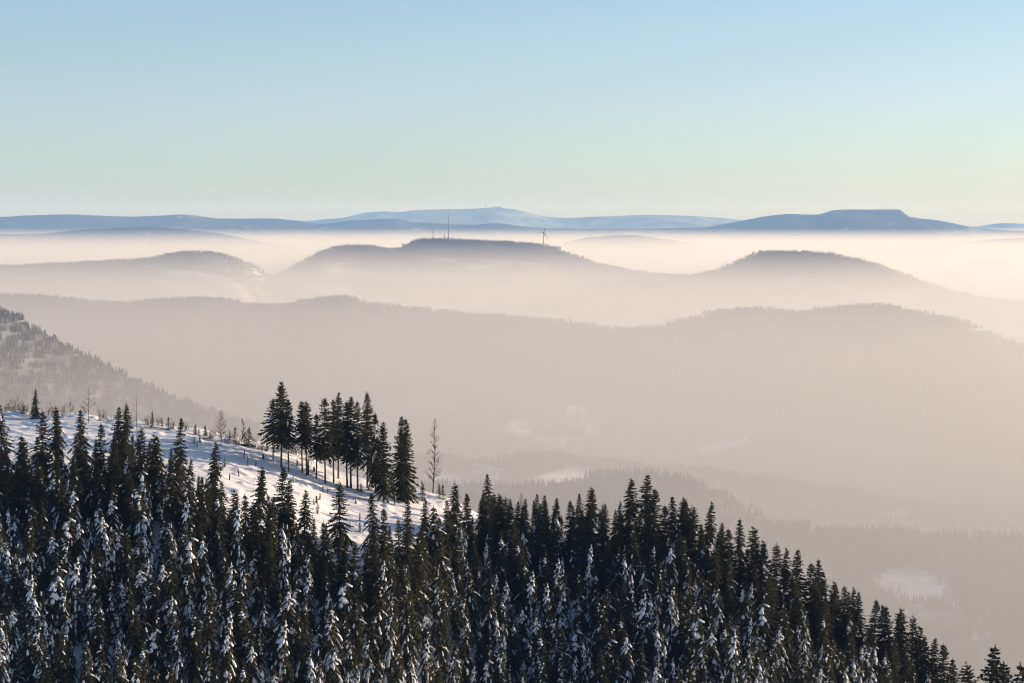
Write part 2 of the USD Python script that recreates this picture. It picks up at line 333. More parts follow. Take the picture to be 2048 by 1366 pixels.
m = MB(); m.add([(-48, -18, 34), (48, -18, 34), (48, 18, 34), (-48, 18, 34), (-48, 0, 48), (48, 0, 48)], [[0, 1, 5], [0, 5, 4], [2, 3, 4], [2, 4, 5], [1, 2, 5], [3, 0, 4], [0, 3, 2], [0, 2, 1]]); m.build(sp + '/roof', grey_metal)

# ------------------------------------------------------------------ the near spur
CREST = np.array([(-2400,800),(-300,815),(0,824),(150,832),(300,850),(400,864),(520,887),(620,918),(700,950),(800,972),(890,995),(950,1028),(1050,1062),(1150,1092),(1280,1128),(1400,1170),(1500,1220),(1600,1275),(1700,1325),(1800,1400),(1900,1480),(2048,1610),(2400,1900),(4500,2600)], float)
_cx, _cy, _cz = at(CREST[:, 0], CREST[:, 1], np.interp(CREST[:, 0], [900, 1500], [680, 630]))
_cz = np.maximum(_cz, -320)
crest_z, crest_y = PchipInterpolator(_cx, _cz), PchipInterpolator(_cx, _cy)
def terrain(x, y):
    x, y = np.asarray(x, float), np.asarray(y, float)
    xx = np.clip(x, _cx[0], _cx[-1]); zc, d = crest_z(xx), crest_y(xx) - y
    r = np.clip((x + 30) / 40, 0, 1); r = r * r * (3 - 2 * r)            # 0 on the open snow field, 1 on the wooded flank
    t1 = 75 * (1 - r) + 4 * r; s1, s2 = .095 * (1 - r) + .2 * r, .42 * (1 - r) + .33 * r
    e = np.clip(d, 0, None); over = np.clip(e - t1, 0, None); soft = over * over / (over + 22)
    front = s1 * e + (s2 - s1) * soft
    b = np.clip(-d, 0, None); back = .5 * b * b / (b + 30)
    z = zc - front - back
    knoll = -2.2 - .55 * np.clip(np.hypot(x * .6, y), 0, None) ** 1.0
    return np.maximum(np.maximum(z, -330 - 0 * z), np.where(y < 320, knoll, -1e9))

def relief(x, y):
    p = np.stack([x, y, 0 * x], -1)
    near = np.clip((y - 560) / 25, 0, 1)
    drift = meshkit.fbm(p / [7.0, 3.2, 1], 3, 41) - .5
    bumps = meshkit.noise(p / [2.6, 1.6, 1], 47); bumps = np.clip(bumps - .62, 0, None)
    big = meshkit.fbm(p / 26.0, 3, 43) - .5
    return near * (1.0 * drift + 1.6 * bumps + 1.6 * big)

xs = np.concatenate([np.linspace(-600, -150, 30)[:-1], np.arange(-150, 30, .55), np.linspace(30, 170, 100)[1:], np.linspace(170, 600, 30)[1:]])
ys = np.concatenate([np.linspace(-150, 420, 50)[:-1], np.linspace(420, 575, 50)[:-1], np.arange(575, 700, .55), np.linspace(700, 1400, 50)[1:]])
GX, GY = np.meshgrid(xs, ys); GZ = terrain(GX, GY) + relief(GX, GY)
tag(usdkit.mesh(stage, '/World/hillside', grid_mesh(GX, GY, GZ), snow_m, smooth=True), kind='structure')
def ground_z(x, y):
    x, y = np.asarray(x, float), np.asarray(y, float)
    return terrain(x, y) + relief(x, y)
def on_ground(u, v, d0=520., d1=690.):
    """The farthest-down hit of a pixel's line of sight with the spur."""
    d = np.linspace(d0, d1, 700); x, y, z = at(u, v, d); g = ground_z(x, y)
    k = np.nonzero(z <= g)[0]
    k = k[0] if len(k) else int(np.argmin(z - g))
    return np.array([x[k], y[k], g[k]])

ORD = 'first second third fourth fifth sixth seventh eighth ninth tenth eleventh twelfth thirteenth fourteenth fifteenth sixteenth seventeenth eighteenth nineteenth twentieth'.split()
# ------------------------------------------------------------------ tree models (each built once; copies refer to it)
ICO = trimesh.creation.icosphere(subdivisions=1); ICO_V, ICO_F = np.array(ICO.vertices), np.array(ICO.faces)
def unit(v): return v / (np.linalg.norm(v, axis=-1, keepdims=True) + 1e-12)

def lump(mb, c, axis, half, r, flat, rng):
    """One load of snow: an uneven elongated lump lying along axis."""
    a = unit(np.asarray(axis, float)); s = unit(np.cross(a, [0, 0, 1.0]) + [1e-6, 0, 0]); n = np.cross(s, a)
    v = ICO_V * (1 + rng.uniform(-.22, .22, (len(ICO_V), 1)))
    x = v[:, 0]
    w = 1 + .35 * x                                                     # heavier towards the tip
    mb.add(c + x[:, None] * a * half + (v[:, 1] * w)[:, None] * s * r + (v[:, 2] * w)[:, None] * n * r * flat, ICO_F)

def spruce(seed, H, R, base, droop, snow, taper=.85, gap=.40, ragged=.25, top_tuft=0, side=None, broken=False, dense=1.0, bend=0.0, tw=1.0):
    """trunk, crown and snow meshes of a Norway spruce H metres tall whose crown starts at base*H."""
    rng = np.random.default_rng(seed)
    tr, cr, sn = MB(), MB(), MB()
    zz = np.linspace(-1.0, H, 10); ph = rng.uniform(0, 6)
    axis = lambda z: np.stack([bend * np.clip(z / H, 0, 1) ** 2 * math.cos(ph) + .06 * np.sin(z * .5 + ph), bend * np.clip(z / H, 0, 1) ** 2 * math.sin(ph) + .06 * np.cos(z * .43 + ph), z], -1)
    r0 = .0105 * H + .02
    tr.tube(axis(zz), r0 * (1 - np.clip(zz, 0, H) / H * .96) + .012, 7)
    kv = []; nz = lambda *p: float(meshkit.noise(np.array(p, float), seed))
    def kite(p, d, ln, wd, nrm):
        s = unit(np.cross(d, nrm))
        ln, wd = ln * tw, wd * tw
        v = np.stack([p, p + d * ln * .45 + s * wd, p + d * ln + [0, 0, -.12 * ln], p + d * ln * .45 - s * wd])
        kv.append(v)
    z = base * H
    while z < H - .35:
        f = (z - base * H) / (H - base * H)
        n = int(round(rng.uniform(4.6, 6.6) * dense)) if f < .93 else 4
        Lz = R * min(1.0, .55 + f * 4.5 if base > .15 else 1.0) * (1 - f) ** taper + .14 * tw
        miss = rng.random() < ragged * .35
        az0 = rng.uniform(0, 2 * np.pi)
        for k in range(n):
            if miss and rng.random() < .6: continue
            az = az0 + 2 * np.pi * k / n + rng.uniform(-.35, .35)
            L = Lz * rng.uniform(1 - ragged * 1.3, 1 + ragged * .75)
            if side is not None: L *= 1 + .45 * math.cos(az - side)
            L = max(L, .18 * tw)
            e0 = .75 * (f - .35) + rng.uniform(-.15, .15) - .25 * droop          # young branches climb, old ones hang
            dr = droop * rng.uniform(.75, 1.25) * (1.15 - f * .7)
            hx, hy = math.cos(az), math.sin(az); fw, sd = np.array([hx, hy, 0]), np.array([-hy, hx, 0])
            o = axis(np.array(z + rng.uniform(-.15, .15)))
            t = np.linspace(0, 1, 9)
            pz = L * (math.sin(e0) * t - dr * t ** 1.8 + .25 * (1 - .6 * droop) * t ** 4)
            pr = L * t * (1 - .28 * dr * t)
            P = o + pr[:, None] * fw + pz[:, None] * [0, 0, 1] + (rng.uniform(-.12, .12) * L * t ** 2)[:, None] * sd
            T = unit(np.gradient(P, axis=0))
            ns = max(4, int(L * 3.3 * dense / tw))
            for q in np.linspace(.12, 1.0, ns):
                i = min(int(q * 8), 7); w = q * 8 - i
                p, d = P[i] * (1 - w) + P[i + 1] * w, T[i]
                ln = min((.30 * L / tw * (1 - .55 * q) + .20), .85) * rng.uniform(.7, 1.25)
                for sgn in (-1, 1):
                    dd = unit(d * .75 + sgn * sd * rng.uniform(.5, .95) + np.array([0, 0, -.25 - .5 * droop * rng.random()]))
                    kite(p, dd, ln, .10 + .06 * rng.random(), unit(np.array([0, 0, 1.0]) + rng.normal(0, .55, 3)))
                if rng.random() < .75:                                              # hanging twigs give the branch its depth
                    dd = unit(d * .4 + np.array([0, 0, -1.0]) + rng.normal(0, .25, 3))
                    kite(p, dd, ln * .75, .09 + .04 * rng.random(), unit(fw * rng.uniform(-1, 1) + sd * rng.uniform(-1, 1) + [0, 0, .1]))
            kite(P[-2], T[-1], .34 + .1 * L, .10, unit(np.array([0, 0, 1.0]) + rng.normal(0, .4, 3)))
            facing = .5 - .5 * (.45 * math.cos(az) + .89 * math.sin(az))                                            # snow was driven against the side that faces the valley
            clump = nz(hx * 1.3 + 7, hy * 1.3 + 7, z * .38)                            # it lies in joined clumps, not evenly
            if clump < .17 + .47 * snow and rng.random() < .14 + .76 * facing and L > .45:
                big = (.16 + .22 * rng.random() ** 1.3) * min(1, .45 + L * .4)
                for q in np.linspace(.32, .88, rng.integers(2, 4)):
                    if rng.random() < .25: continue
                    i = min(int(q * 8), 7); rad = big * rng.uniform(.65, 1.05)
                    lump(sn, P[i] + [rng.uniform(-.1, .1), rng.uniform(-.1, .1), .04 + rad * .35], T[i] + [0, 0, -.25 * droop], min(.9, L * .24 + .12) * rng.uniform(.8, 1.25), rad, .58, rng)
        z += gap * (1.15 - .68 * f) * rng.uniform(.75, 1.25)
    for k in range(5):                                                                # leader
        p = axis(np.array(H - .9 + .2 * k)); a = rng.uniform(0, 6)
        kite(p, unit(np.array([math.cos(a) * .5, math.sin(a) * .5, .8])), .34, .05, unit(rng.normal(0, 1, 3)))
    kite(axis(np.array(H - .6)), np.array([0, 0, 1.0]), .9, .05, np.array([0, 1.0, 0])); kite(axis(np.array(H - .6)), np.array([0, 0, 1.0]), .9, .05, np.array([1.0, 0, 0]))
    for k in range(top_tuft * 14):                                                       # a cone-laden witch's tuft
        p = axis(np.array(H - .2 + rng.uniform(-.9, .5))); d = unit(rng.normal(0, 1, 3) + [0, 0, .3]); kite(p, d, .7, .14, unit(rng.normal(0, 1, 3)))
    v = np.concatenate(kv); m = len(kv); i = np.arange(m)[:, None] * 4
    cr.add(v, np.concatenate([i + [0, 1, 2], i + [0, 2, 3]]))
    if snow > .45:                                                                       # snow plastered on the upper stem
        zt = H * rng.uniform(.55, .7)
        while zt < H - .4:
            if rng.random() < .65: lump(sn, axis(np.array(zt)) + [rng.uniform(-.08, .15), -.16, 0], [rng.uniform(-.12, .12), -.1, -1], rng.uniform(.25, .6), .10 + .09 * rng.random(), .8, rng)
            zt += rng.uniform(.5, 1.1)
    return tr, cr, sn

def bare(seed, H, style):
    """trunk and branch meshes of a leafless tree."""
    rng = np.random.default_rng(seed); tr, br = MB(), MB()
    n = 14; z = np.linspace(-.6, H, n); wob = np.cumsum(rng.normal(0, .055 * H / 10, (n, 2)), 0); wob[:2] = 0
    if style == 'curved': wob[:, 0] += .9 * np.sin(z / H * 3.0) * (z / H); 
    ax = np.column_stack([wob, z]); r0 = .009 * H + .02
    tr.tube(ax, r0 * (1 - np.clip(z, 0, H) / H * .88), 6)
    at_z = lambda q: np.array([np.interp(q, z, ax[:, k]) for k in range(3)])
    def limb(p, d, L, r, depth, up):
        t = np.linspace(0, 1, 6)[:, None]; side = rng.normal(0, .12, 3)
        pts = p + d * L * t + (side * L * t ** 2) + np.array([0, 0, up]) * L * t ** 2
        br.tube(pts, np.linspace(r, r * .3, 6), 3, cap=False)
        if depth:
            for q in rng.uniform(.25, .98, int(3 + L * 2.4)):
                i = min(int(q * 5), 4); dd = unit(unit(pts[i + 1] - pts[i]) * rng.uniform(.6, 1.1) + rng.normal(0, .55, 3)); limb(pts[i], dd, L * rng.uniform(.22, .45), max(r * .5, .014), depth - 1, up * .7)
    if style == 'larch':
        for q in np.arange(.14 * H, H * .97, .16):
            f = q / H
            for k in range(2):
                a = rng.uniform(0, 2 * np.pi); L = (.30 * H * (1 - f) ** .8 + .25) * rng.uniform(.6, 1.1)
                limb(at_z(q), unit(np.array([math.cos(a), math.sin(a), .25 + .5 * f])), L, .026, 1, .25)
    elif style == 'shrub':
        for k in range(13):
            a = rng.uniform(0, 2 * np.pi); limb(np.array([rng.normal(0, .5), rng.normal(0, .35), -.2]), unit(np.array([math.cos(a) * .35, math.sin(a) * .35, 1.0])), H * rng.uniform(.5, 1.0), .035, 1, .1)
    elif style == 'spread':
        for q in np.linspace(.22 * H, H * .95, 17):
            a = rng.uniform(0, 2 * np.pi); f = q / H; limb(at_z(q), unit(np.array([math.cos(a), math.sin(a), .75])), .36 * H * (1.1 - f) * rng.uniform(.7, 1.1), .05 * (1.1 - f) + .012, 2, .12)
    elif style == 'snag':
        for q in np.linspace(.45 * H, H * .97, 12):
            a = rng.uniform(0, 2 * np.pi); limb(at_z(q), unit(np.array([math.cos(a), math.sin(a), .3])), rng.uniform(.5, 1.5), .022, 1, .1)
    else:                                                                                # slender beech
        for q in np.linspace(.14 * H, H * .98, 42):
            a = rng.uniform(0, 2 * np.pi); f = q / H; L = (.17 * H * (1.05 - f) ** .5) * rng.uniform(.6, 1.2)
            limb(at_z(q), unit(np.array([math.cos(a), math.sin(a), .95])), L, .065, 2 if L > .8 else 1, .22)
    return tr, br

MODELS = {}
def model(key, parts):
    """A class prim with the parts [(name, MB, material, smooth)]; things refer to it."""
    p = f'/World/{key}'
    stage.CreateClassPrim(p)
    for n, mb, m, sm in parts:
        if mb.n: tag(mb.build(f'{p}/{n}', m, smooth=sm), kind='stuff' if n == 'snow_load' else None)
    MODELS[key] = p
def thing(base, key, loc, label, cat, group=None, rz=0, scale=1.0, lean=(0, 0)):
    path = '/World/' + numbered(base)
    x = placed(path, loc, rz, scale, lean)
    x.GetPrim().GetReferences().AddInternalReference(MODELS[key]); x.GetPrim().SetInstanceable(True)
    tag(x, label, cat, group)
    return x
def spruce_model(key, H, *a, needles=None, fork=None, **k):
    t, c, s = spruce(*((a[0], H) + a[1:]), **k)
    if fork:                                                            # a second leader beside the first
        t2, c2, s2 = spruce(a[0] + 50, H * fork, a[1] * fork * 1.15, .05, *a[3:], **k); off = np.array([.75, .3, H * (.96 - fork)])
        for m0, m1 in ((t, t2), (c, c2), (s, s2)):
            for v, f in zip(m1.v, m1.f): m0.v.append(v + off); m0.f.append(f - f.min() + m0.n); m0.n += len(v)
    model(key, [('trunk', t, bark_m, 40), ('crown', c, needles or needle_m, False), ('snow_load', s, snow_m, True)])
    HEIGHT[key] = H
HEIGHT = {}
# forest spruces: (seed, height, crown radius, crown base, droop, snow)
GREEN, MIXED, LADEN = [], [], []
for i in range(6):
    spruce_model(f'green_spruce_model_{i}', 17.0, 100 + i, 3.6 + .35 * (i % 3), .06, .50 + .14 * (i % 3), .04 + .04 * (i % 3), taper=.86 + .08 * (i % 3), gap=.60, dense=1.12, ragged=.34 + .05 * i, bend=.3 * (i % 3), fork=.38 if i == 4 else None); GREEN.append(f'green_spruce_model_{i}')
for i in range(5):
    spruce_model(f'mixed_spruce_model_{i}', 16.5, 200 + i, 3.5 + .3 * (i % 3), .08, .75 + .12 * (i % 3), .32 + .08 * (i % 3), taper=.90, gap=.60, dense=1.05, ragged=.36 + .05 * i, bend=.35 * (i % 3), fork=.4 if i == 3 else None); MIXED.append(f'mixed_spruce_model_{i}')
for i in range(6):
    spruce_model(f'laden_spruce_model_{i}', 16.0, 300 + i, 3.2 + .3 * (i % 3), .08, 1.0 + .12 * (i % 3), .55 + .12 * (i % 3), taper=.90, gap=.60, ragged=.42, dense=.98, bend=.45 * (i % 3), fork=.4 if i == 5 else None); LADEN.append(f'laden_spruce_model_{i}')

# ------------------------------------------------------------------ the grove of tall bare-stemmed spruces on the snow field
# (u, v of the foot, v of the tip, share of the stem without branches, crown radius, label, extras)
GROVE = [
 (546, 919, 797, .36, 2.1, 'slim leftmost spruce of the tall grove, its branches all reaching out to the left', dict(side=math.pi, ragged=.4)),
 (563, 937, 762, .31, 3.3, 'tallest spruce of the grove with a broad pointed crown', dict(ragged=.3)),
 (577, 944, 798, .40, 2.2, 'spruce close behind the right side of the tallest one in the grove', dict(ragged=.4)),
 (604, 946, 800, .42, 2.3, 'left one of the two flat-topped spruces next to the tallest in the grove', dict(ragged=.35, taper=.72)),
 (613, 952, 801, .40, 2.5, 'right one of the two flat-topped spruces next to the tallest in the grove', dict(ragged=.35, taper=.72)),
 (633, 957, 826, .34, 1.9, 'short thin spruce in the middle of the grove with branches far down its stem', dict(ragged=.35)),
 (650, 969, 793, .34, 3.0, 'thick-stemmed spruce in the middle of the grove standing forward on the snow', dict(ragged=.35)),
 (667, 966, 797, .36, 2.3, 'narrow spruce between the thick-stemmed one and the double crown of the grove', dict(ragged=.4)),
 (677, 957, 786, .33, 2.8, 'spruce with a bushy double crown near the middle of the grove', dict(ragged=.3, top_tuft=1)),
 (694, 976, 800, .36, 2.2, 'reddish sunlit spruce with a thin tip in the right half of the grove', dict(ragged=.45)),
 (702, 977, 792, .33, 2.6, 'ragged spruce right beside the reddish sunlit one in the grove', dict(ragged=.42)),
 (715, 982, 803, .30, 2.6, 'snow-streaked spruce with a stout stem in the right half of the grove', dict(ragged=.4, snow=.3)),
 (735, 976, 786, .26, 3.0, 'spruce of the grove whose bare tip carries a dark tuft', dict(ragged=.35, top_tuft=2)),
 (751, 986, 822, .20, 2.4, 'drooping spruce with a snow clump on its side near the grove right end', dict(ragged=.4, snow=.35, droop=.9)),
 (767, 1004, 842, .14, 2.7, 'lower spruce closing the right end of the grove, branched nearly to the ground', dict(ragged=.35)),
 (803, 1002, 831, .04, 3.4, 'broad twin-topped spruce standing alone right of the grove, branched to the snow', dict(ragged=.36, taper=.85)),
 (812, 1003, 836, .06, 3.0, 'second stem of the twin-topped spruce right of the grove, leaning against it', dict(ragged=.36, taper=.85)),
]
for i, (u, vb, vt, base, R, label, ex) in enumerate(GROVE):
    p = on_ground(u, vb); H = (vb - vt) / F * p[1]
    ex = dict(ex); sn = ex.pop('snow', .10); dr = ex.pop('droop', .42)
    t, c, s = spruce(400 + i, H, R * 1.26, base, dr, sn, taper=ex.pop('taper', .80), gap=.50, dense=1.15, **ex)
    path = '/World/' + numbered('tall_spruce')
    tag(placed(path, p), label, 'spruce tree', 'tall spruces of the grove')
    for n, mb, m, sm in (('trunk', t, bark_m, 40), ('crown', c, needle_m, False), ('snow_load', s, snow_m, True)):
        if mb.n: tag(mb.build(f'{path}/{n}', m, smooth=sm), kind='stuff' if n == 'snow_load' else None)

# ------------------------------------------------------------------ leafless trees, saplings, posts on the open snow
def bare_tree(name, u, vb, vt, style, seed, label, cat, group=None):
    p = on_ground(u, vb); H = (vb - vt) / F * p[1]
    t, b = bare(seed, H, style); path = '/World/' + numbered(name)
    tag(placed(path, p), label, cat, group)
    if style != 'shrub': t.build(path + '/trunk', bark_m if style != 'larch' else twig_m, smooth=40)
    tag(b.build(path + '/branches', twig_m), kind='stuff')
bare_tree('beech_tree', 866, 984, 835, 'beech', 31, 'tall slender leafless tree standing alone right of the grove', 'leafless tree')
bare_tree('larch_tree', 442, 893, 818, 'larch', 32, 'bare brown larch with a feathery crown on the crest of the snow slope', 'larch tree')
bare_tree('crooked_tree', 483, 893, 838, 'curved', 33, 'small crooked leafless tree with a bent stem, right of the feathery larch', 'leafless tree')
bare_tree('leafless_tree', 176, 848, 773, 'spread', 34, 'leafless tree with wide rising limbs behind the forest tops on the crest', 'leafless tree')
bare_tree('leafless_tree', 140, 836, 792, 'spread', 35, 'low pale leafless tree on the crest beside the one with wide rising limbs', 'leafless tree')
bare_tree('leafless_tree', 254, 858, 800, 'spread', 36, 'leafless tree whose forked limbs show behind a dark spruce top on the crest', 'leafless tree')
bare_tree('dead_tree', 276, 920, 789, 'snag', 37, 'dead spruce stem with a crooked bare top rising out of the forest edge', 'dead tree')
bare_tree('larch_tree', 1042, 1035, 962, 'larch', 38, 'bare larch behind the spruce tops just right of the snow slope', 'larch tree')
bare_tree('dead_tree', 1336, 1075, 980, 'snag', 39, 'dying spruce with a bare forked top on the forest skyline', 'dead tree')
SHRUBS = sorted([(22, 824, 797), (35, 825, 792), (42, 826, 800), (52, 827, 803), (98, 831, 806), (112, 833, 808), (126, 834, 806), (200, 842, 815), (290, 850, 828), (318, 853, 830), (345, 858, 836), (372, 862, 840), (560, 900, 880), (585, 908, 885), (598, 912, 880), (300, 852, 838), (12, 823, 800), (215, 843, 822), (262, 846, 825), (420, 878, 858)])
SHRUBS_B = [(452, 885, 862), (463, 886, 866), (476, 889, 868), (508, 897, 872), (520, 900, 880), (528, 902, 884), (570, 906, 884), (620, 921, 898), (426, 880, 862)]
for i, (u, vb, vt) in enumerate(SHRUBS):
    bare_tree('bare_shrub', u, vb, vt, 'shrub', 60 + i, f'thin upright leafless shrub, {ORD[i]} from the left along the snowy crest', 'shrub', 'leafless shrubs along the crest')
for i, (u, vb, vt) in enumerate(sorted(SHRUBS_B)):
    bare_tree('bare_shrub', u, vb, vt, 'shrub', 120 + i, f'brownish leafless bush, {ORD[i]} from the left between the feathery larch and the grove', 'shrub', 'brown bushes between larch and grove')
bare_tree('bare_shrub', 1018, 1030, 985, 'shrub', 90, 'leafless shrub behind the forest skyline right of the snow slope', 'shrub')
for i in range(4):
    spruce_model(f'sapling_model_{i}', 4.0, 500 + i, 1.0 + .12 * i, .03, .15 + .15 * (i % 2), .1 * (i % 2), taper=1.05, gap=.30, ragged=.3, tw=.5, dense=1.0, needles=young_m)
for i in range(2):
    spruce_model(f'laden_sapling_model_{i}', 3.0, 520 + i, .6, .05, .9, 1.6, taper=.8, gap=.26, ragged=.3, tw=.5, dense=1.0, needles=young_m)
SAPLINGS = [
 (305, 855, 822, 'upright young spruce on the crest, evenly tiered, left of the snow slope'), (324, 858, 835, 'thin sparse young spruce on the crest beside the evenly tiered one'),
 (337, 860, 833, 'young spruce with a forked look on the crest, half behind a dark forest top'), (391, 869, 847, 'small young spruce on the crest right of the dark pointed forest top'),
 (398, 871, 856, 'low spreading spruce bush on the crest'), (410, 878, 850, 'bushy young spruce on the crest with snow at its foot'),
 (470, 884, 853, 'brownish young spruce just right of the feathery larch'), (498, 892, 851, 'dense brown young spruce right of the crooked tree'), (490, 891, 862, 'low young spruce tucked between the crooked tree and the dense brown one'),
 (459, 880, 862, 'small dark bush at the foot of the feathery larch'), (548, 905, 872, 'young spruce behind the leftmost stem of the grove'), (534, 902, 885, 'tiny spruce left of the grove stems on the crest'),
 (594, 934, 915, 'small lone spruce on the snow between the grove stems'), (660, 935, 915, 'small spruce behind the thick-stemmed tree of the grove'), (640, 925, 905, 'tiny spruce on the crest seen between the middle grove stems'),
 (722, 982, 965, 'small spruce at the foot of the right-hand grove stems'), (878, 995, 965, 'small dark spruce bush right of the tall leafless tree'), (886, 998, 968, 'second dark spruce bush right of the tall leafless tree'),
 (646, 985, 972, 'small snowy seedling on the open snow below the grove'), (783, 985, 940, 'young spruce between the grove and the twin-topped spruce'), (845, 1000, 960, 'young spruce leaning on the right side of the twin-topped spruce'),
 (720, 1042, 1025, 'seedling on the bright snow tongue above the forest edge'), (48, 828, 812, 'low spruce bush on the crest at the far left'), (66, 832, 812, 'second low spruce bush on the crest at the far left')]
for i, (u, vb, vt, label) in enumerate(SAPLINGS):
    p = on_ground(u, vb); H = (vb - vt) / F * p[1]
    thing('young_spruce', f'sapling_model_{i % 4}', p, label, 'young spruce', 'young spruces on the snow slope', rz=i * 1.3, scale=H / 4.0)
PLASTERED = [(388, 888, 872), (400, 886, 868), (413, 873, 858), (395, 893, 880), (449, 935, 915), (446, 941, 926), (461, 890, 880), (587, 965, 950), (640, 1000, 985), (655, 985, 974), (636, 1028, 1005), (712, 1008, 992), (790, 1010, 990), (776, 1005, 985), (628, 1010, 996), (720, 1065, 1045), (700, 1055, 1042)]
PLASTERED.sort()
for i, (u, vb, vt) in enumerate(PLASTERED):
    p = on_ground(u, vb); H = (vb - vt) / F * p[1]
    thing('snowed_sapling', f'laden_sapling_model_{i % 2}', p, f'little snow-buried sapling, {ORD[i]} from the left on the open slope', 'sapling', 'snow-buried saplings on the open slope', rz=i * 2.1, scale=H / 3.0)
for i, (u, vb, vt, label) in enumerate([(496, 932, 911, 'tallest dark fence post in the shadow on the snow'), (511.5, 931, 922, 'short fence post right of the tallest one in the shadow'), (478, 953, 935, 'thin leaning fence post on the lit snow below the shadow'), (459, 960, 947, 'short fence post lowest on the lit snow, left of the leaning one'), (488, 915, 900, 'thin fence post at the upper edge of the shadow')]):
    p = on_ground(u, vb); H = (vb - vt) / F * p[1]; path = '/World/' + numbered('fence_post')
    tag(placed(path, p), label, 'fence post', 'old fence posts on the snow slope')
    m = MB(); lean = .12 * H * math.sin(i * 2.2); m.tube([(0, 0, -.4), (lean * .5, 0, H * .5), (lean, 0, H)], [.15, .14, .12], 7); m.build(path + '/post', post_m, smooth=40)
    m = MB(); lump(m, np.array([lean, 0, H + .04]), [1, 0, 0], .15, .13, .6, np.random.default_rng(i)); m.build(path + '/snow_cap', snow_m, smooth=True)
for i, (u, vb, vt, label) in enumerate([(526, 918, 908, 'broken stump with a side branch left of the grove'), (628, 943, 934, 'short stump between the grove stems'), (616, 950, 920, 'tall splintered stump beside the flat-topped spruces'), (633, 1006, 992, 'dark stump above a mound of snow below the grove')]):
    p = on_ground(u, vb); H = (vb - vt) / F * p[1]; path = '/World/' + numbered('tree_stump')
    tag(placed(path, p), label, 'tree stump')
    rng = np.random.default_rng(i); m = MB(); m.tube([(0, 0, -.3), (0, 0, H * .3), (.03, 0, H)], [.34, .26, .2], 8); m.build(path + '/stem', bark_m, smooth=40)
    m = MB(); m.tube([(.1, 0, H * .4), (.7, -.1, H * .55), (1.1, -.1, H * .9)], [.09, .07, .03], 5); m.build(path + '/broken_branch', bark_m)
    m = MB(); lump(m, np.array([.03, 0, H + .03]), [1, 0, 0], .24, .2, .5, rng); m.build(path + '/snow_cap', snow_m, smooth=True)

# ------------------------------------------------------------------ the forest: spruces placed by their tips
def stand(u, v_top, H, d0=490., d1=690.):
    """Where a tree H metres tall stands whose tip lies on this pixel's line of sight."""
    d = np.linspace(d0, d1, 800); x, y, z = at(u, v_top, d); g = terrain(x, y)
    e = (z - g) - H
    k = np.nonzero(np.diff(np.sign(e)))[0]
    j = k[-1] if len(k) else int(np.argmin(np.abs(e)))
    return np.array([x[j], y[j], float(ground_z(x[j], y[j]))]), max(z[j] - float(ground_z(x[j], y[j])), 6.0)
rng = np.random.default_rng(77)
trees = []                                                            # (foot, height, kind, label, group)
EDGE = [(4, 806, 'MIXED', 'spruce cut by the left edge of the picture, foremost of the forest edge there'), (70, 777, 'GREEN', 'dense dark spruce standing highest on the crest at the far left'),
 (40, 868, 'MIXED', 'thin spruce right of the one cut by the left edge'), (84, 818, 'GREEN', 'broad very dark spruce in front of the highest one at the far left'), (112, 812, 'GREEN', 'ragged spruce leaning into the gap right of the broad dark one'),
 (162, 818, 'GREEN', 'dark spruce with a bent-over tip in front of the leafless tree'), (201, 845, 'GREEN', 'thin-stemmed see-through spruce on the forest edge'), (236, 812, 'GREEN', 'half hidden spruce left of the leafless forked limbs'), (250, 806, 'GREEN', 'sharp dark spruce top in front of the leafless forked limbs'),
 (283, 850, 'GREEN', 'spruce wrapped round the dead stem on the forest edge'), (306, 866, 'GREEN', 'lighter green spruce, left one of a close pair on the forest edge'), (317, 870, 'GREEN', 'lighter green spruce, right one of a close pair on the forest edge'),
 (357, 834, 'GREEN', 'dark spruce with a long sharp snowy tip jutting into the open snow'), (378, 935, 'LADEN', 'snow-laden spruce crouched right below the sharp-tipped one'), (424, 882, 'GREEN', 'slim pointed spruce standing free against the shadowed snow'),
 (432, 975, 'MIXED', 'spruce low in front of the slim pointed one'), (512, 930, 'GREEN', 'dense rounded spruce in front of the open snow below the grove'), (492, 985, 'MIXED', 'low spruce left of the dense rounded one'), (559, 932, 'GREEN', 'thin spruce with a stepped tip below the two grove stems'),
 (573, 958, 'GREEN', 'spruce hugging the right side of the stepped-tip one'), (608, 978, 'GREEN', 'stocky spruce below the flat-topped grove trees'), (679, 960, 'GREEN', 'long-tipped spruce standing against the brightest snow'), (652, 1040, 'MIXED', 'low spruce left of the long-tipped one at the snow edge'),
 (748, 985, 'GREEN', 'dark spruce at the right of the bright snow tongue'), (770, 1015, 'GREEN', 'wide dark spruce below the right end of the grove'), (815, 1000, 'GREEN', 'very dark spruce directly below the twin-topped one'), (850, 995, 'GREEN', 'slim spruce on the last bit of snow before the dense wood'), (872, 1010, 'MIXED', 'spruce with warm lit twigs at the right end of the snow'),
 (905, 964, 'GREEN', 'broad bent-topped spruce first on the skyline beyond the snow')]
SKY_R = [(932, 985), (978, 946), (996, 985), (1010, 990), (1075, 986), (1089, 988), (1112, 994), (1140, 1000), (1160, 985), (1178, 972), (1206, 1003), (1236, 1000), (1261, 955), (1291, 947), (1312, 977), (1352, 990), (1366, 994), (1373, 993), (1388, 1008), (1410, 1000), (1440, 1043), (1459, 1055), (1477, 1036), (1505, 1050), (1518, 1078), (1551, 1085), (1567, 1093), (1592, 1098), (1618, 1125), (1640, 1116), (1652, 1140), (1670, 1160), (1685, 1168), (1708, 1172), (1722, 1182), (1745, 1197), (1765, 1208), (1780, 1211), (1796, 1214), (1818, 1226), (1834, 1250), (1848, 1270), (1862, 1273), (1893, 1287), (1915, 1315)]
kinds = dict(GREEN=GREEN, MIXED=MIXED, LADEN=LADEN)
